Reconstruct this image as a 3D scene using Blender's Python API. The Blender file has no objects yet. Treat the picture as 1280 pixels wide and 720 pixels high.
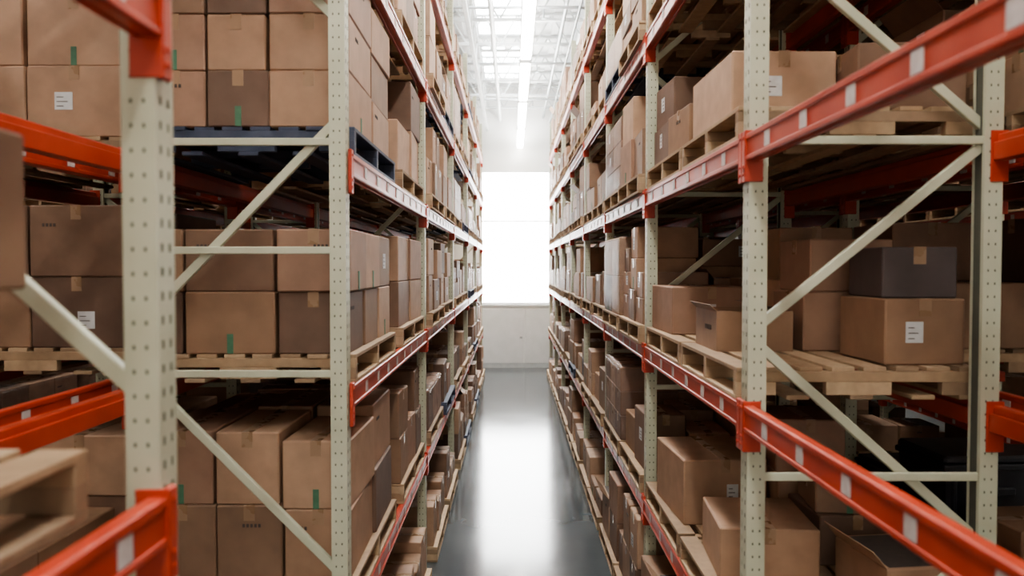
import bpy, bmesh, math, random
from mathutils import Vector, Matrix
random.seed(7)
scene = bpy.context.scene
COL = scene.collection

# ------------------------------------------------------------------ materials
def new_mat(name):
    m = bpy.data.materials.new(name); m.use_nodes = True
    nt = m.node_tree; b = nt.nodes['Principled BSDF']
    return m, nt, b

def noise_mat(name, c1, c2, scale=8, rough=0.5, metallic=0.0, bump=0.0, detail=4, rr=0.1, stretch=None, spec=0.5):
    m, nt, b = new_mat(name)
    tc = nt.nodes.new('ShaderNodeTexCoord')
    n = nt.nodes.new('ShaderNodeTexNoise'); n.inputs['Scale'].default_value = scale; n.inputs['Detail'].default_value = detail
    if stretch:
        mp = nt.nodes.new('ShaderNodeMapping'); mp.inputs['Scale'].default_value = stretch
        nt.links.new(tc.outputs['Object'], mp.inputs[0]); nt.links.new(mp.outputs[0], n.inputs['Vector'])
    else:
        nt.links.new(tc.outputs['Object'], n.inputs['Vector'])
    r = nt.nodes.new('ShaderNodeValToRGB')
    r.color_ramp.elements[0].position = 0.3; r.color_ramp.elements[1].position = 0.7
    r.color_ramp.elements[0].color = (*c1, 1); r.color_ramp.elements[1].color = (*c2, 1)
    nt.links.new(n.outputs['Fac'], r.inputs[0]); nt.links.new(r.outputs[0], b.inputs['Base Color'])
    mr = nt.nodes.new('ShaderNodeMapRange'); mr.inputs['To Min'].default_value = rough-rr; mr.inputs['To Max'].default_value = rough+rr
    nt.links.new(n.outputs['Fac'], mr.inputs[0]); nt.links.new(mr.outputs[0], b.inputs['Roughness'])
    b.inputs['Metallic'].default_value = metallic
    b.inputs['Specular IOR Level'].default_value = spec
    if bump:
        bp = nt.nodes.new('ShaderNodeBump'); bp.inputs['Strength'].default_value = bump; bp.inputs['Distance'].default_value = 0.01
        nt.links.new(n.outputs['Fac'], bp.inputs['Height']); nt.links.new(bp.outputs[0], b.inputs['Normal'])
    return m

def emit_mat(name, col, strength):
    m, nt, b = new_mat(name)
    b.inputs['Base Color'].default_value = (*col, 1)
    b.inputs['Emission Color'].default_value = (*col, 1)
    b.inputs['Emission Strength'].default_value = strength
    return m

def island_mat(name, tones, rough=0.7, nscale=14):
    m, nt, b = new_mat(name)
    g = nt.nodes.new('ShaderNodeNewGeometry'); oi = nt.nodes.new('ShaderNodeObjectInfo')
    ad = nt.nodes.new('ShaderNodeMath'); ad.operation = 'ADD'
    nt.links.new(g.outputs['Random Per Island'], ad.inputs[0]); nt.links.new(oi.outputs['Random'], ad.inputs[1])
    fr = nt.nodes.new('ShaderNodeMath'); fr.operation = 'FRACT'; nt.links.new(ad.outputs[0], fr.inputs[0])
    r = nt.nodes.new('ShaderNodeValToRGB'); r.color_ramp.interpolation = 'CONSTANT'
    while len(r.color_ramp.elements) < len(tones): r.color_ramp.elements.new(0.5)
    for i, (p, c) in enumerate(tones):
        r.color_ramp.elements[i].position = p
    for i, (p, c) in enumerate(tones):
        r.color_ramp.elements[i].color = (*c, 1)
    nt.links.new(fr.outputs[0], r.inputs[0])
    tc = nt.nodes.new('ShaderNodeTexCoord')
    n = nt.nodes.new('ShaderNodeTexNoise'); n.inputs['Scale'].default_value = nscale; n.inputs['Detail'].default_value = 5
    nt.links.new(tc.outputs['Object'], n.inputs['Vector'])
    mr = nt.nodes.new('ShaderNodeMapRange'); mr.inputs['From Min'].default_value = .3; mr.inputs['From Max'].default_value = .7
    mr.inputs['To Min'].default_value = 0.86; mr.inputs['To Max'].default_value = 1.08
    nt.links.new(n.outputs['Fac'], mr.inputs[0])
    mx = nt.nodes.new('ShaderNodeMix'); mx.data_type = 'RGBA'; mx.blend_type = 'MULTIPLY'; mx.inputs['Factor'].default_value = 1
    nt.links.new(r.outputs[0], mx.inputs[6]); nt.links.new(mr.outputs[0], mx.inputs[7])
    nt.links.new(mx.outputs[2], b.inputs['Base Color'])
    b.inputs['Roughness'].default_value = rough
    bp = nt.nodes.new('ShaderNodeBump'); bp.inputs['Strength'].default_value = 0.15; bp.inputs['Distance'].default_value = 0.01
    nt.links.new(n.outputs['Fac'], bp.inputs['Height']); nt.links.new(bp.outputs[0], b.inputs['Normal'])
    return m

M_UP   = noise_mat('painted_steel_cream', (.45,.455,.335), (.55,.55,.42), 5, .45, 0, .03)
M_SHADE_BOLT = noise_mat('upright_shade_and_bolts', (.09,.09,.07), (.13,.13,.10), 5, .8)
M_BEAM = noise_mat('painted_steel_orange', (.36,.040,.020), (.47,.062,.030), 6, .34, 0, .03)
M_LAB  = noise_mat('beam_label', (.50,.44,.42), (.60,.55,.53), 40, .5)
M_CARD = island_mat('cardboard', [(0,(.27,.162,.100)),(.16,(.37,.228,.148)),(.34,(.20,.118,.077)),(.5,(.42,.27,.18)),(.64,(.31,.185,.125)),(.8,(.24,.148,.096)),(.9,(.15,.09,.062)),(.985,(.085,.065,.062))], .62, 9)
M_TAPE = noise_mat('packing_tape', (.28,.18,.11), (.34,.22,.14), 12, .28)
M_PAPER= noise_mat('paper_label', (.55,.55,.55), (.65,.65,.65), 30, .6)
M_INK_SHADE  = noise_mat('ink_and_opening_shade', (.06,.045,.04), (.09,.07,.06), 30, .7)
M_GREEN= noise_mat('green_print', (.06,.15,.09), (.09,.20,.12), 30, .6)
M_WOOD = island_mat('pallet_wood', [(0,(.36,.245,.15)),(.25,(.46,.33,.21)),(.5,(.28,.19,.12)),(.75,(.40,.28,.18))], .75, 20)
M_BLUEP= noise_mat('blue_painted_pallet', (.03,.04,.07), (.06,.07,.11), 12, .6)
M_BLACK= noise_mat('black_plastic', (.018,.018,.022), (.03,.03,.036), 12, .35)
M_FLOOR= noise_mat('polished_concrete', (.068,.078,.083), (.088,.098,.102), 1.3, .135, 0, 0, 8, .035, spec=.6)
M_WALL = noise_mat('painted_wall', (.84,.85,.83), (.89,.89,.88), 2, .6)
M_CEIL = noise_mat('ceiling_deck', (.80,.82,.82), (.86,.88,.88), 3, .6)
M_WHITE= noise_mat('white_steel', (.56,.58,.58), (.66,.68,.68), 6, .45)
M_GREYS= noise_mat('galvanised_duct', (.38,.40,.41), (.50,.52,.53), 5, .4, .6)
M_FRAME= noise_mat('window_frame', (.80,.81,.80), (.86,.86,.86), 5, .4)
M_WIN  = emit_mat('daylight_glass', (.98,1,1), 24)
M_TUBE = emit_mat('light_diffuser', (1,.97,.90), 46)
M_CEIL_FILL  = emit_mat('added_ceiling_fill', (1,.98,.93), 75)
M_SKY  = emit_mat('skylight_panel', (.97,.99,1), 16)
M_FILL = emit_mat('added_fill_glow', (1,.94,.85), 1.9)

def wrap_material():
    m = bpy.data.materials.new('stretch_wrap'); m.use_nodes = True; nt = m.node_tree
    nt.nodes.clear()
    o = nt.nodes.new('ShaderNodeOutputMaterial'); mix = nt.nodes.new('ShaderNodeMixShader')
    t = nt.nodes.new('ShaderNodeBsdfTransparent'); p = nt.nodes.new('ShaderNodeBsdfPrincipled')
    p.inputs['Base Color'].default_value = (.46,.36,.33,1); p.inputs['Roughness'].default_value = .32
    n = nt.nodes.new('ShaderNodeTexNoise'); n.inputs['Scale'].default_value = 5
    tc = nt.nodes.new('ShaderNodeTexCoord'); mp = nt.nodes.new('ShaderNodeMapping'); mp.inputs['Scale'].default_value = (1,1,2)
    nt.links.new(tc.outputs['Object'], mp.inputs[0]); nt.links.new(mp.outputs[0], n.inputs['Vector'])
    b = nt.nodes.new('ShaderNodeBump'); b.inputs['Strength'].default_value = .25; b.inputs['Distance'].default_value = .01
    nt.links.new(n.outputs['Fac'], b.inputs['Height']); nt.links.new(b.outputs[0], p.inputs['Normal'])
    mr = nt.nodes.new('ShaderNodeMapRange'); mr.inputs['From Min'].default_value=.35; mr.inputs['From Max'].default_value=.7
    mr.inputs['To Min'].default_value=.10; mr.inputs['To Max'].default_value=.30
    nt.links.new(n.outputs['Fac'], mr.inputs[0]); nt.links.new(mr.outputs[0], mix.inputs[0])
    nt.links.new(t.outputs[0], mix.inputs[1]); nt.links.new(p.outputs[0], mix.inputs[2]); nt.links.new(mix.outputs[0], o.inputs[0])
    return m
M_WRAP = wrap_material()

# ------------------------------------------------------------------ mesh builder
def _tmpl():
    bm = bmesh.new(); bmesh.ops.create_cube(bm, size=1.0)
    bmesh.ops.bevel(bm, geom=list(bm.edges), offset=.1, segments=1, affect='EDGES', profile=.5)
    bm.verts.ensure_lookup_table()
    vs = [tuple((math.copysign(1, c), abs(c) < .45) for c in v.co) for v in bm.verts]
    fs = [[v.index for v in f.verts] for f in bm.faces]
    bm.free(); return vs, fs
TV, TF = _tmpl()

class MB:
    def __init__(s): s.v=[]; s.f=[]; s.m=[]; s.mats=[]
    def mi(s, m):
        if m not in s.mats: s.mats.append(m)
        return s.mats.index(m)
    def add(s, vs, fs, m, M=None):
        o = len(s.v); k = s.mi(m)
        for p in vs: s.v.append(tuple(M @ Vector(p)) if M else tuple(p))
        for f in fs: s.f.append([i+o for i in f]); s.m.append(k)
    def box(s, x0,x1,y0,y1,z0,z1, m, c=0, M=None):
        if x0>x1: x0,x1=x1,x0
        if y0>y1: y0,y1=y1,y0
        if c:
            ce=((x0+x1)/2,(y0+y1)/2,(z0+z1)/2); h=((x1-x0)/2,(y1-y0)/2,(z1-z0)/2)
            vs=[tuple(ce[i]+sg*(h[i]-(c if ins else 0)) for i,(sg,ins) in enumerate(t)) for t in TV]
            s.add(vs, TF, m, M)
        else:
            vs=[(x0,y0,z0),(x1,y0,z0),(x1,y1,z0),(x0,y1,z0),(x0,y0,z1),(x1,y0,z1),(x1,y1,z1),(x0,y1,z1)]
            s.add(vs,[[0,3,2,1],[4,5,6,7],[0,1,5,4],[1,2,6,5],[2,3,7,6],[3,0,4,7]],m,M)
    def bar(s, p, q, w, t, m, axis=(0,1,0), M=None):
        p=Vector(p); q=Vector(q); d=(q-p); L=d.length; d.normalize()
        a=Vector(axis); b=d.cross(a).normalized()
        R=Matrix((( d.x,a.x,b.x,p.x),(d.y,a.y,b.y,p.y),(d.z,a.z,b.z,p.z),(0,0,0,1)))
        if M: R=M@R
        s.box(0,L,-t/2,t/2,-w/2,w/2,m,0.003 if min(w,t)>.01 else 0,R)
    def tube(s, p, q, r, m, n=12):
        p=Vector(p); q=Vector(q); d=(q-p).normalized()
        u=d.orthogonal().normalized(); w=d.cross(u)
        vs=[]; 
        for k in (p,q):
            for i in range(n):
                a=2*math.pi*i/n; vs.append(tuple(k+u*math.cos(a)*r+w*math.sin(a)*r))
        fs=[[i,(i+1)%n,n+(i+1)%n,n+i] for i in range(n)]+[list(range(n))[::-1],list(range(n,2*n))]
        s.add(vs,fs,m)
    def mesh(s, name):
        me=bpy.data.meshes.new(name); me.from_pydata(s.v,[],s.f)
        for m in s.mats: me.materials.append(m)
        me.polygons.foreach_set('material_index', s.m); me.update(); return me

def obj(name, me, loc=(0,0,0), rot=0, parent=None):
    o=bpy.data.objects.new(name, me); o.location=loc; o.rotation_euler=(0,0,rot)
    if parent: o.parent=parent
    COL.objects.link(o); return o
def empty(name):
    e=bpy.data.objects.new(name,None); e.empty_display_size=.3; COL.objects.link(e); return e

# ------------------------------------------------------------------ rack parts
RH=6.0; DEP=.96; UW=.08; UD=.07
LEVELS=[.97,2.0,3.03,4.06,5.09]
BH=.10
PAL_H=.13

def perf(mb, P, a0, a1, cols, hw, hh, pitch, z0, z1, m):
    """perforated steel strip; P(a,z)->xyz"""
    def q(a,b,c,d): mb.add([P(a,c),P(b,c),P(b,d),P(a,d)],[[0,1,2,3]],m)
    z=z0
    while z<z1-1e-6:
        zt=min(z+pitch,z1); zh=min(z+hh,zt)
        x=a0
        for c in cols:
            q(x,c-hw/2,z,zh); x=c+hw/2
        q(x,a1,z,zh)
        if zt>zh: q(a0,a1,zh,zt)
        z=zt

def upright(mb, flip):
    X=(lambda x:x) if not flip else (lambda x:DEP-x)
    perf(mb,lambda a,z:(X(0),a,z),0,UW,[.022,UW-.022],.010,.018,.05,.01,RH,M_UP)
    perf(mb,lambda a,z:(X(a),0,z),0,UD,[.024,.05],.006,.009,.05,.01,RH,M_UP)
    perf(mb,lambda a,z:(X(a),UW,z),0,UD,[.024,.05],.006,.009,.05,.01,RH,M_UP)
    for a,b in ((0,.018),(UW-.018,UW)):
        mb.add([(X(UD),a,.01),(X(UD),b,.01),(X(UD),b,RH),(X(UD),a,RH)],[[0,1,2,3]],M_UP)
    mb.box(X(.006),X(UD-.006),.006,UW-.006,.01,RH-.01,M_SHADE_BOLT)  # filler box in the hollow upright, dark colour paints shade behind the holes
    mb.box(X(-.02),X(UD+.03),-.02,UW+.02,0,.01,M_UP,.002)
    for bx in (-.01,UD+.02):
        mb.tube((X(bx),UW/2,.01),(X(bx),UW/2,.03),.008,M_SHADE_BOLT,8)

PAT={
 'L':{'d':[(3.21,2.33),(1.22,2.09),(1.15,.3),(3.66,4.5),(5.4,4.6)],'h':[3.12,2.65,2.11,.2,3.76,5.92]},
 'N':{'d':[(2.31,3.1),(.6,1.4),(4.1,4.9),(5.75,5.0)],'h':[1.42,.2,5.92]},
 'R':{'d':[(2.35,3.05),(2.28,1.52),(.75,1.47),(3.85,3.12),(3.95,4.7),(5.5,4.75)],'h':[3.06,1.77,.2,5.92]},
}
FR={}
def frame_mesh(s,pat):
    if (s,pat) in FR: return FR[(s,pat)]
    mb=MB(); upright(mb,False); upright(mb,True)
    a=UD-.02; b=DEP-UD+.02; y=UW/2
    for k,(zf,zb) in enumerate(PAT[pat]['d']): mb.bar((a,y+.015*(k%2),zf),(b,y+.015*(k%2),zb),.038,.026,M_UP)
    for z in PAT[pat]['h']: mb.bar((a,y-.02,z),(b,y-.02,z),.032,.02,M_UP)
    if s<0: mb.v=[(-x,yy,z) for x,yy,z in mb.v]; mb.f=[f[::-1] for f in mb.f]
    FR[(s,pat)]=mb.mesh('rack_frame'); return FR[(s,pat)]
BM={}
def beam_mesh(L,s):
    k=(round(L,3),s)
    if k in BM: return BM[k]
    mb=MB(); h=BH/2
    mb.box(-.012,.026,0.002,L-.002,-h,h,M_BEAM,.005)
    mb.box(-.017,-.010,0.002,L-.002,h-.022,h,M_BEAM,.003)
    mb.box(-.017,-.010,0.002,L-.002,-h,-h+.018,M_BEAM,.003)
    mb.box(.026,.042,0.002,L-.002,-h,h-.03,M_BEAM,.003)
    n=int(L/.33); off=(L-n*.33)/2+.165
    for i in range(n):
        y=off+i*.33
        mb.box(-.0145,-.012,y-.026,y+.026,-.028,.026,M_LAB)
    for e in (0,1):
        y0,y1=(-.038,0) if e==0 else (L,L+.038)
        mb.box(-.019,-.003,y0,y1,-.13,h+.015,M_BEAM,.003)
        yy0,yy1=(0.0005,.006) if e==0 else (L-.006,L-.0005)
        mb.box(-.019,.05,yy0,yy1,-.13,h+.015,M_BEAM,.002)
        for z in (-.1,-.07,.04):
            yc=(y0+y1)/2
            mb.tube((-.023,yc,z),(-.019,yc,z),.007,M_BEAM,8)
    if s<0: mb.v=[(-x,yy,z) for x,yy,z in mb.v]; mb.f=[f[::-1] for f in mb.f]
    BM[k]=mb.mesh('rack_beam'); return BM[k]

def rack_row(xf,s,ys,pats,nofront=(),dz={}):
    root=empty('pallet_rack')
    for i,y in enumerate(ys):
        obj('frame_%d'%(i+1),frame_mesh(s,pats(i)),(xf,y-UW,0),0,root)
    for i in range(len(ys)-1):
        y0=ys[i]; L=ys[i+1]-UW-ys[i]
        for j,z in enumerate(LEVELS):
            zz=z+dz.get(i,0)
            if i not in nofront: obj('beam_front_%d_%d'%(i+1,j+1),beam_mesh(L,s),(xf,y0,zz),0,root)
            obj('beam_back_%d_%d'%(i+1,j+1),beam_mesh(L,-s),(xf+s*DEP,y0,zz),0,root)
    return root

# ------------------------------------------------------------------ pallets
PM={}
def pallet_mesh(L,blue=False):
    k=(L,blue)
    if k in PM: return PM[k]
    m=M_BLUEP if blue else M_WOOD
    mb=MB(); r=random.Random(int(L*100))
    D=DEP+.02
    for y in (.0,L/2-.02,L-.04):
        mb.box(0,D,y,y+.04,.07,PAL_H-.018,m,.002)
        for a,b in ((0,.16),(.36,.62),(.82,D)): mb.box(a,b,y,y+.04,.018,.07,m,.002)
    n=8; w=.092
    for i in range(n):
        x=i*(D-w)/(n-1)
        j=r.uniform(-.008,.008)
        mb.box(x,x+w,0+j,L+j,PAL_H-.018,PAL_H,m,.002)
    for x in (0,.2,.454,.7,D-w): mb.box(x,x+w,0,L,0,.018,m,.002)
    PM[k]=mb.mesh('wooden_pallet'); return PM[k]

# ------------------------------------------------------------------ cardboard boxes
def add_box(mb,x0,x1,y0,y1,z0,z1,r,s=1,deco=True,rot=0,label=None,flaps=False):
    cx,cy,cz=(x0+x1)/2,(y0+y1)/2,(z0+z1)/2
    w,l,h=(x1-x0),(y1-y0),(z1-z0)
    M=Matrix.Translation((cx,cy,cz))@Matrix.Rotation(rot,4,'Z')
    W,Ln,H=w/2,l/2,h/2
    mb.box(-W,W,-Ln,Ln,-H,H,M_CARD,.006,M)
    t=.0015; tw=.025
    if flaps:
        fl=min(W,Ln)*.8
        mb.bar((-W+.004,0,H),(-W-fl*.45,0,H+fl*.55),.004,2*Ln-.02,M_CARD,(0,1,0),M)
        mb.bar((W-.004,0,H),(W+.004-fl*.5,0,H+fl*.35),.004,2*Ln-.02,M_CARD,(0,1,0),M)
        mb.box(-W+.02,W-.02,-Ln+.02,Ln-.02,H-.002,H+.002,M_INK_SHADE,0,M)  # dark sheet on the solid top paints the shade inside an opened box
    elif l>=w:
        mb.box(-tw,tw,-Ln-t,Ln+t,H,H+t,M_TAPE,0,M)
        for sg in (-1,1): mb.box(-tw,tw,sg*Ln,sg*(Ln+t),H-.07,H,M_TAPE,0,M)
    else:
        mb.box(-W-t,W+t,-tw,tw,H,H+t,M_TAPE,0,M)
        for sg in (-1,1): mb.box(sg*W,sg*(W+t),-tw,tw,H-.07,H,M_TAPE,0,M)
    def on_y(a0,a1,b0,b1,m): mb.box(a0,a1,-Ln-.002,-Ln,b0,b1,m,0,M)
    def on_x(a0,a1,b0,b1,m): mb.box(-s*(W+.002),-s*W,a0,a1,b0,b1,m,0,M)
    for fn,half in ((on_y,W),(on_x,Ln)):
        k=r.random() if label is None else (0.01 if label and fn is on_y else 1)
        if k<.09:
            a=r.uniform(-half*.7,half*.2); lw=min(r.uniform(.06,.10),half*.6)
            zb=r.uniform(-H*.5,0); lh=min(.085,H*.8)
            fn(a,a+lw,zb,zb+lh,M_PAPER)
            for q in range(3):
                zz=zb+.015+q*.022
                if zz<zb+lh-.01:
                    mb_l=.8 if q%2 else .5
                    (mb.box(a+.01,a+.01+(lw-.02)*mb_l,-Ln-.003,-Ln-.002,zz,zz+.004,M_INK_SHADE,0,M) if fn is on_y else
                     mb.box(-s*(W+.003),-s*(W+.002),a+.01,a+.01+(lw-.02)*mb_l,zz,zz+.004,M_INK_SHADE,0,M))
        elif k<.28:
            a=r.uniform(-half*.8,half*.1)
            for q in range(r.choice([3,4,5])): fn(a+q*.018,a+q*.018+.011,H*.4,H*.4+.016,M_INK_SHADE)
        elif k<.46:
            fn(-.014,.014,-H*.98,-H*.98+min(.09,H),M_GREEN)

def stack_mesh(s,L,seed,wrap=False):
    r=random.Random(seed); mb=MB()
    nd=r.choice([2,2,3]); nu=r.choice([2,3] if L>1.1 else [2,2,3])
    h=r.choice([.2,.24,.28,.32,.35]); lay=max(1,int(r.uniform(.52,.79)/h))
    DD=DEP-.01
    wd=DD/nd; wu=(L-.02)/nu; top=0
    for i in range(nd):
        for j in range(nu):
            hc=h*r.choice([1,1,.8,.9,1.15]); z=0
            n=lay if r.random()<.65 or wrap else max(1,lay-1)
            if wrap: hc=h
            zs=[]
            for k in range(n):
                hk=hc
                if z+hk>.78: break
                zs.append((z,hk)); z+=hk
            for q,(z0,hk) in enumerate(zs):
                j1=r.uniform(.003,.03); sh=r.uniform(0,.045) if not wrap else 0
                if wrap: j1=.004
                x0=.01+i*wd+j1; x1=.01+(i+1)*wd-sh*.6
                y0=.01+j*wu+j1; y1=.01+(j+1)*wu-sh
                if s<0: x0,x1=-x1,-x0
                last=(q==len(zs)-1)
                add_box(mb,x0,x1,y0,y1,z0,z0+hk-.001,r,s,True,0 if wrap else r.uniform(-.035,.035),None,last and not wrap and z<.66 and r.random()<.13)
            top=max(top,z)
    if wrap:
        a,b=(-DD-.01,-.004) if s<0 else (.004,DD+.01)
        mb.box(a,b,.0,L-.0,.002,top+.006,M_WRAP,.03)
    return mb.mesh('cardboard_box_stack')
SM={}
def get_stack(s,L,i,wrap=False):
    k=(s,L,i,wrap)
    if k not in SM: SM[k]=stack_mesh(s,L,i*13+5,wrap)
    return SM[k]

def box_obj(s,xf,d0,d1,y0,y1,z0,h,rot=0,label=None,seed=None,flaps=False):
    r=random.Random(seed if seed is not None else int(y0*977+z0*613+d0*331))
    a,b=(xf+s*d0,xf+s*d1) if s>0 else (xf+s*d1,xf+s*d0)
    cx,cy=(a+b)/2,(y0+y1)/2; mb=MB()
    add_box(mb,a-cx,b-cx,y0-cy,y1-cy,0,h-.001,r,s,True,0,label,flaps)
    return obj('cardboard_box',mb.mesh('cardboard_box'),(cx,cy,z0),rot)

def open_box(s,xf,d0,d1,y0,y1,z0,h):
    a,b=(xf+s*d0,xf+s*d1) if s>0 else (xf+s*d1,xf+s*d0)
    cx,cy=(a+b)/2,(y0+y1)/2; W=(b-a)/2; Ln=(y1-y0)/2; t=.006; mb=MB()
    # one connected cardboard body (tray) so all sides share a tone
    o=[(-W,-Ln),(W,-Ln),(W,Ln),(-W,Ln)]; n_=[(-W+t,-Ln+t),(W-t,-Ln+t),(W-t,Ln-t),(-W+t,Ln-t)]
    vs=[(x,y,0) for x,y in o]+[(x,y,h) for x,y in o]+[(x,y,h) for x,y in n_]+[(x,y,t) for x,y in n_]
    fs=[[0,3,2,1],[12,13,14,15]]
    for i in range(4):
        j=(i+1)%4; fs+=[[i,j,4+j,4+i],[4+i,4+j,8+j,8+i],[8+i,8+j,12+j,12+i]]
    mb.add(vs,fs,M_CARD)
    mb.bar((-W,0,h),(-W-.03,0,h+.03),.003,2*Ln,M_CARD,(0,1,0))
    mb.bar((W,0,h),(W-.16,0,h+.035),.003,2*Ln-.02,M_CARD,(0,1,0))
    mb.box(-.06,.03,-Ln-.0015,-Ln,h*.25,h*.7,M_PAPER)
    for q in range(4): mb.box(-W-.0015,-W,-Ln*.5+q*.03,-Ln*.5+q*.03+.018,h*.5,h*.62,M_INK_SHADE)
    for q in range(3):
        mb.box(-W+.03,W-.03,-Ln+.03+q*.12,-Ln+.13+q*.12,t,h*.72,M_CARD,.005)
    return obj('open_cardboard_box',mb.mesh('open_cardboard_box'),(cx,cy,z0))

def tote(x,y,z,w,l,h,rot=0):
    mb=MB(); W,L=w/2,l/2; k=.88
    vs=[(-W*k,-L*k,0),(W*k,-L*k,0),(W*k,L*k,0),(-W*k,L*k,0),(-W,-L,h*.9),(W,-L,h*.9),(W,L,h*.9),(-W,L,h*.9)]
    mb.add(vs,[[0,3,2,1],[0,1,5,4],[1,2,6,5],[2,3,7,6],[3,0,4,7],[4,5,6,7]],M_BLACK)
    mb.box(-W-.015,W+.015,-L-.015,L+.015,h*.86,h*.92,M_BLACK,.006)
    mb.box(-W-.005,W+.005,-L-.005,L+.005,h*.92,h,M_BLACK,.012)
    for sx in (-.5,0,.5): mb.box(sx*w*.8-.01,sx*w*.8+.01,-L-.004,-L*.9,h*.1,h*.86,M_BLACK,.003)
    for sy in (-1,1): mb.box(-.09,.09,sy*(L+.005),sy*(L+.03),h*.62,h*.7,M_BLACK,.006)
    return obj('plastic_storage_tote',mb.mesh('plastic_storage_tote'),(x,y,z),rot)

def put_pallet(s,xf,y,z,L,blue=False,d=-.01):
    D=DEP+.02
    x=xf+s*d if s>0 else xf+s*d-D
    return obj('wooden_pallet',pallet_mesh(L,blue),(x,y,z))
def grid(s,xf,y,L,z,ds,nu,lay,h,label=None,skip=(),hv=0.0,rv=.02):
    wu=L/nu; r=random.Random(int(y*100+z*10))
    for i in range(len(ds)-1):
        for j in range(nu):
            hh=h*(1+r.uniform(-hv,hv))
            for k in range(lay):
                if (k,i,j) in skip: break
                g=r.uniform(.002,.018); g2=r.uniform(.002,.028)
                box_obj(s,xf,ds[i]+g,ds[i+1]-.003,y+j*wu+g,y+(j+1)*wu-g2,z+k*hh,hh,r.uniform(-rv,rv),label if (k+i+j)%3==0 else None,int(r.random()*1e6))

def fill(s,xf,y0,y1,levels,rnd,L,skipf=None,empty_p=.0):
    n=2 if (y1-y0)>2*L else 1
    gap=((y1-y0)-n*L)/(n+1)
    for lz in levels:
        z=lz+BH/2 if lz>0 else 0
        for k in range(n):
            if skipf and skipf(lz,k): continue
            if rnd.random()<empty_p: continue
            y=y0+gap+k*(L+gap)
            off=.06 if lz==0 else rnd.uniform(0,.04)
            put_pallet(s,xf-s*off,y,z,L,rnd.random()<.08)
            st=get_stack(s,L,rnd.randrange(18),rnd.random()<.10)
            obj('cardboard_box_stack',st,(xf-s*off,y,z+PAL_H))

# ------------------------------------------------------------------ layout
XL=-.72; XR=.90
YL=[-.1,1.64,3.41,6.43,9.5,12.5,15.6,18.6]
YR=[.8-2.2,.8,3.0,5.2,7.4,9.6,11.8,14.0,16.2,18.4]
YL2=[-.6,2.3,5.3,8.3,11.3,14.3,17.3]
YR2=[-1.8,.4,2.6,4.8,7.0,9.2,11.4,13.6,15.8,18.0]
patL=lambda i:{1:'N',2:'L'}.get(i,'L' if i%2 else 'N')
patR=lambda i:'R'
rack_row(XL,-1,YL,patL,(1,),{0:.06}); rack_row(XR,1,YR,patR)
XL2=XL-DEP-.2; XR2=XR+DEP+.2
rack_row(XL2,-1,YL2,lambda i:'R'); rack_row(XR2,1,YR2,patR)
XL3=XL2-DEP-1.6; XR3=XR2+DEP+1.6
rack_row(XL3,-1,YL[1:6],patL); rack_row(XR3,1,YR[2:8],patR)

rnd=random.Random(11)
ALLL=[0]+LEVELS
for i in range(3,len(YL)-1):
    fill(-1,XL,YL[i],YL[i+1]-UW,ALLL,rnd,1.2)
D3=[.01,.35,.77,.95]; D2=[.01,.48,.95]
PT=lambda l:l+BH/2+PAL_H
put_pallet(-1,XL,3.48,2.05,1.2); grid(-1,XL,3.48,1.2,PT(2.0),D3,3,2,.285,rv=.01)
put_pallet(-1,XL,5.0,2.05,1.2);  grid(-1,XL,5.0,1.2,PT(2.0),D2,2,2,.30)
put_pallet(-1,XL,3.48,3.08,1.2,True); grid(-1,XL,3.48,1.2,PT(3.03),[.01,.38,.66,.95],2,3,.25,hv=.02)
put_pallet(-1,XL,5.0,3.08,1.2);  grid(-1,XL,5.0,1.2,PT(3.03),D2,2,2,.34,None,((1,0,0),),.06,.04)
put_pallet(-1,XL,3.48,1.02,1.2); grid(-1,XL,3.48,1.2,PT(.97),[.01,.33,.64,.95],2,2,.33,None,(),.05)
put_pallet(-1,XL,5.0,1.02,1.2);  grid(-1,XL,5.0,1.2,PT(.97),D2,3,2,.32,None,((1,0,1),),.08,.04)
put_pallet(-1,XL,3.48,4.11,1.2); grid(-1,XL,3.48,1.2,PT(4.06),D2,2,2,.36)
put_pallet(-1,XL,5.0,4.11,1.2);  grid(-1,XL,5.0,1.2,PT(4.06),D2,3,2,.33)
fill(-1,XL,YL[2],YL[3]-UW,[0,5.09],rnd,1.2,None,0)
put_pallet(-1,XL,.42,2.11,1.0,False,.07)
box_obj(-1,XL,.27,.72,.55,1.2,2.24,.30); box_obj(-1,XL,.125,.72,.55,1.34,2.54,.27,0,False)
# left row 2
put_pallet(-1,XL2,3.75,2.05,1.2); grid(-1,XL2,3.75,1.2,PT(2.0),D2,2,2,.35,True)
put_pallet(-1,XL2,3.75,3.08,1.2); grid(-1,XL2,3.75,1.2,PT(3.03),D2,2,2,.345,True)
put_pallet(-1,XL2,3.75,1.02,1.2); grid(-1,XL2,3.75,1.2,PT(.97),D2,2,2,.3,None)
put_pallet(-1,XL2,2.45,1.02,1.2); grid(-1,XL2,2.45,1.2,PT(.97),D2,2,1,.3,None,(),.1,.05)
put_pallet(-1,XL2,3.75,4.11,1.2); grid(-1,XL2,3.75,1.2,PT(4.06),D2,2,2,.34,None)
for i in range(2,6): fill(-1,XL2,YL2[i],YL2[i+1]-UW,ALLL,rnd,1.2)
for i in range(1,5): fill(-1,XL3,YL[i],YL[i+1]-UW,ALLL,rnd,1.2)

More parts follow.
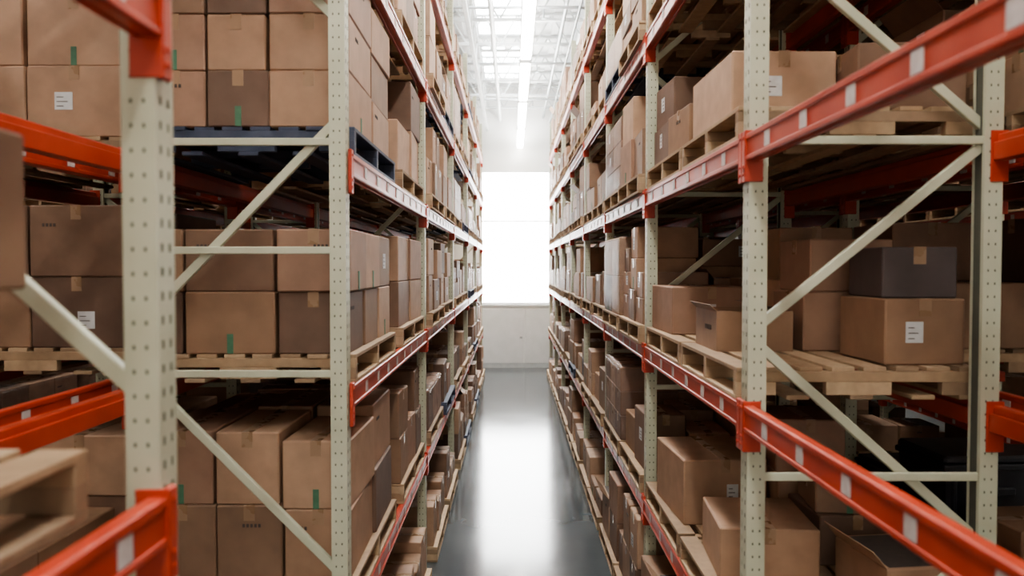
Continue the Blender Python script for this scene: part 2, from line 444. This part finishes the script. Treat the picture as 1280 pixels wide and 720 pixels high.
# --- right row
for i in range(3,len(YR)-1): fill(1,XR,YR[i],YR[i+1]-UW,ALLL,rnd,1.0)
PAy,PBy=3.04,4.08
for lz in (.97,2.0,3.03,4.06):
    put_pallet(1,XR,PAy,lz+.05,1.0); put_pallet(1,XR,PBy,lz+.05,1.0)
z=PT(2.0)
open_box(1,XR,.06,.42,3.60,4.0,z,.19)
box_obj(1,XR,.60,.93,3.1,3.5,z,.27,.03,True); box_obj(1,XR,.62,.92,3.13,3.48,z+.27,.21,-.05,False)
box_obj(1,XR,.47,.93,3.62,4.02,z,.28,.02,True); box_obj(1,XR,.5,.9,3.64,4.0,z+.28,.25,.05)
box_obj(1,XR,.03,.50,4.5,5.05,z,.28,.03); box_obj(1,XR,.53,.93,4.12,4.6,z,.33); box_obj(1,XR,.53,.93,4.62,5.05,z,.33)
box_obj(1,XR,.53,.93,4.14,4.6,z+.33,.28,.04)
z=PT(3.03)
box_obj(1,XR,.03,.48,3.3,3.95,z,.29,.02,True); box_obj(1,XR,.50,.93,3.1,3.5,z,.27,-.05,False); box_obj(1,XR,.50,.93,3.54,4.0,z,.34,.03)
box_obj(1,XR,.03,.48,4.12,4.55,z,.24,.06); box_obj(1,XR,.03,.48,4.58,5.04,z,.24); box_obj(1,XR,.5,.93,4.12,4.6,z,.4); box_obj(1,XR,.5,.93,4.62,5.04,z,.4)
box_obj(1,XR,.05,.46,4.6,5.02,z+.24,.26,.06)
z=PT(.97)
box_obj(1,XR,.06,.50,3.42,3.90,z,.25,-.08,False); box_obj(1,XR,.60,.93,3.1,3.5,z,.2,.12,False,None,True); box_obj(1,XR,.56,.93,3.64,4.02,z,.24,.05)
box_obj(1,XR,.03,.5,4.22,4.82,z,.36,.06,True,None,False); box_obj(1,XR,.54,.93,4.12,4.6,z,.31); box_obj(1,XR,.55,.92,4.14,4.58,z+.31,.29,-.07)
box_obj(1,XR,.54,.93,4.62,5.05,z,.31); box_obj(1,XR,.58,.9,3.66,3.98,z+.24,.16,-.1)
z=PT(4.06)
grid(1,XR,PAy,1.0,z,D2,2,2,.32); grid(1,XR,PBy,1.0,z,D2,2,1,.36)
fill(1,XR,YR[2],YR[3]-UW,[0,5.09],rnd,1.0,None,0)
for py in (2.64,3.70): put_pallet(1,XR2,py,1.02,1.0)
tote(XR2+.30,3.95,1.15,.5,.42,.50,.04); tote(XR2+.78,4.1,1.15,.34,.5,.42,-.05); tote(XR2+.26,4.46,1.15,.42,.36,.3,.1)
box_obj(1,XR2,.05,.5,2.75,3.2,1.15,.16,.1,False,None,True); box_obj(1,XR2,.52,.9,2.7,3.1,1.15,.22,-.1); box_obj(1,XR2,.1,.5,3.25,3.6,1.15,.3,.06)
for i in range(2,9): fill(1,XR2,YR2[i],YR2[i+1]-UW,ALLL if i>2 else [2.0,3.03,4.06],rnd,1.0,None,.12)
for i in range(2,7): fill(1,XR3,YR[i],YR[i+1]-UW,ALLL,rnd,1.0,None,.12)

# ------------------------------------------------------------------ room shell
X0,X1,Y0,Y1,CH=-8.0,8.2,-6.0,19.5,7.1
def simple(name,boxes,bev=0):
    mb=MB()
    for b in boxes: mb.box(*b[:6],b[6],bev)
    return obj(name,mb.mesh(name))
simple('floor',[(X0,X1,Y0,Y1,-.1,0,M_FLOOR)])
mb=MB()
mb.box(X0,X1,Y0,Y1,CH,CH+.1,M_CEIL)
for i in range(int((X1-X0)/.3)):
    xx=X0+.05+i*.3; mb.box(xx,xx+.14,Y0,Y1,CH-.04,CH,M_CEIL,.01)
obj('ceiling',mb.mesh('ceiling'))
WX0,WX1,WZ0,WZ1=-.80,.98,1.62,5.0
simple('wall_back',[(X0,WX0,Y1,Y1+.15,0,CH,M_WALL),(WX1,X1,Y1,Y1+.15,0,CH,M_WALL),(WX0,WX1,Y1,Y1+.15,0,WZ0,M_WALL),(WX0,WX1,Y1,Y1+.15,WZ1,CH,M_WALL)])
simple('wall_left',[(X0-.15,X0,Y0,Y1,0,CH,M_WALL)])
simple('wall_right',[(X1,X1+.15,Y0,Y1,0,CH,M_WALL)])
BX0,BX1,BZ0,BZ1=-3.2,3.2,.6,5.4
simple('wall_front',[(X0,BX0,Y0-.15,Y0,0,CH,M_WALL),(BX1,X1,Y0-.15,Y0,0,CH,M_WALL),(BX0,BX1,Y0-.15,Y0,0,BZ0,M_WALL),(BX0,BX1,Y0-.15,Y0,BZ1,CH,M_WALL)])
def window(name,x0,x1,z0,z1,y,mg,nx,nz,dirn):
    mb=MB(); f=.05
    mb.box(x0,x1,y+.04*dirn,y+.06*dirn,z0,z1,mg)
    for a in (x0,x1-f): mb.box(a,a+f,y-.01*dirn,y+.08*dirn,z0,z1,M_FRAME,.004)
    for a in (z0,z1-f): mb.box(x0+f,x1-f,y-.01*dirn,y+.08*dirn,a,a+f,M_FRAME,.004)
    for i in range(1,nx):
        c=x0+(x1-x0)*i/nx; mb.box(c-.015,c+.015,y,y+.04*dirn,z0+f,z1-f,M_FRAME,.003)
    for t in nz:
        mb.box(x0+f,x1-f,y,y+.04*dirn,t-.02,t+.02,M_FRAME,.003)
    mb.box(x0-.06,x1+.06,y-.06*dirn,y,z0-.05,z0,M_FRAME,.004)
    return obj(name,mb.mesh(name))
window('window_1',WX0,WX1,WZ0,WZ1,Y1,M_WIN,1,[3.72],1)
window('added_fill_window',BX0,BX1,BZ0,BZ1,Y0,M_FILL,4,[2.2,3.8],-1)  # glowing window added behind the camera as fill for the rack faces
simple('baseboard_back',[(X0,X1,Y1-.02,Y1,0,.12,M_WHITE)])
mb=MB()
mb.box(-.78,.30,Y1-.03,Y1,.12,1.5,M_FRAME,.006); mb.box(.34,.96,Y1-.03,Y1,.12,1.5,M_FRAME,.006)
mb.box(.2,.26,Y1-.05,Y1-.03,.75,.8,M_GREYS,.003)
obj('wall_panel',mb.mesh('wall_panel'))

JM=MB()
zt,zb=CH-.05,CH-.62
JM.box(X0+.05,X1-.05,-.05,.05,zt-.05,zt,M_WHITE,.005); JM.box(X0+.05,X1-.05,-.04,.04,zb,zb+.05,M_WHITE,.005)
n=int((X1-X0)/.6)
for i in range(n):
    a=X0+i*.6
    JM.bar((a,0,zb+.03),(a+.3,0,zt-.03),.025,.025,M_WHITE); JM.bar((a+.3,0,zt-.03),(a+.6,0,zb+.03),.025,.025,M_WHITE)
jme=JM.mesh('roof_joist')
yy=Y0+.8
while yy<Y1:
    obj('roof_joist',jme,(0,yy,0)); yy+=1.35
mb=MB(); gx=-.62
for zz in (6.0,6.55): mb.box(gx-.03,gx+.03,Y0+.1,Y1-.1,zz-.03,zz+.03,M_WHITE,.004)
a=Y0+.2
while a<Y1-1.3:
    mb.bar((gx,a,6.0),(gx,a+.5,6.55),.022,.022,M_WHITE,(1,0,0)); mb.bar((gx,a+.5,6.55),(gx,a+1,6.0),.022,.022,M_WHITE,(1,0,0)); a+=1.0
obj('roof_girder',mb.mesh('roof_girder'))
mb=MB()
for x,zz,rr,m in ((-.3,6.25,.04,M_WHITE),(.78,6.32,.03,M_GREYS),(.95,6.2,.02,M_GREYS)):
    mb.tube((x,Y0+.1,zz),(x,Y1-.1,zz),rr,m,14)
for k in range(8):
    a=Y0+2+k*3; mb.tube((-2.0,a,6.25),(2.4,a,6.25),.022,M_GREYS,10)
    for sx in (-.9,.45,1.4):
        mb.tube((sx,a,6.1),(sx,a,6.25),.012,M_GREYS,8); mb.tube((sx,a,6.09),(sx,a,6.1),.03,M_GREYS,10)
obj('sprinkler_pipes',mb.mesh('sprinkler_pipes'))
mb=MB(); mb.tube((1.25,Y0+.1,6.62),(1.25,Y1-.1,6.62),.17,M_GREYS,20)
a=Y0+1
while a<Y1-.5: mb.tube((1.25,a,6.62),(1.25,a+.04,6.62),.182,M_GREYS,20); a+=1.2
obj('air_duct',mb.mesh('air_duct'))
LM=MB()
LM.box(-.09,.09,0,2.4,.05,.12,M_WHITE,.01)
LM.box(-.07,.07,.02,2.38,.0,.05,M_TUBE,.01)
LM.box(-.07,.07,.02,2.38,.12,.14,M_CEIL_FILL)  # glowing top strip added to each fixture to brighten the ceiling
for yv in (.3,2.1): LM.tube((0,yv,.12),(0,yv,.96),.006,M_GREYS,6)
lme=LM.mesh('fluorescent_light')
for ax in (.2,-3.7,4.0):
    yv=Y0+1 if ax==.2 else 1.2
    while yv<Y1-2.0:
        obj('fluorescent_light',lme,(ax,yv,5.55)); yv+=2.75 if ax==.2 else 5.5
for k in range(6):
    yv=-1+k*3.4; w=.42
    if k==0:
        me=MB(); me.box(-w,w,0,2.2,0,.03,M_SKY)
        for q in ((-w-.05,-w,-.05,2.25),(w,w+.05,-.05,2.25),(-w,w,-.05,0),(-w,w,2.2,2.25)):
            me.box(q[0],q[1],q[2],q[3],-.02,.03,M_WHITE,.004)
        skm=me.mesh('skylight')
    obj('skylight',skm,(-.2,yv,CH-.075))

# ------------------------------------------------------------------ world, camera
w=bpy.data.worlds.new('world'); scene.world=w; w.use_nodes=True
w.node_tree.nodes['Background'].inputs[0].default_value=(.8,.9,1,1); w.node_tree.nodes['Background'].inputs[1].default_value=.6
cam=bpy.data.cameras.new('camera'); cam.sensor_width=36; cam.lens=27; cam.clip_start=.05
co=bpy.data.objects.new('camera',cam); COL.objects.link(co)
co.location=(0,0,2.58); co.rotation_euler=(math.radians(90-1.61),0,0)
cam.dof.use_dof=True; cam.dof.focus_distance=6.0; cam.dof.aperture_fstop=2.0
scene.camera=co
scene.view_settings.view_transform='AgX'
scene.view_settings.look='AgX - Medium High Contrast'
scene.view_settings.exposure=-0.15
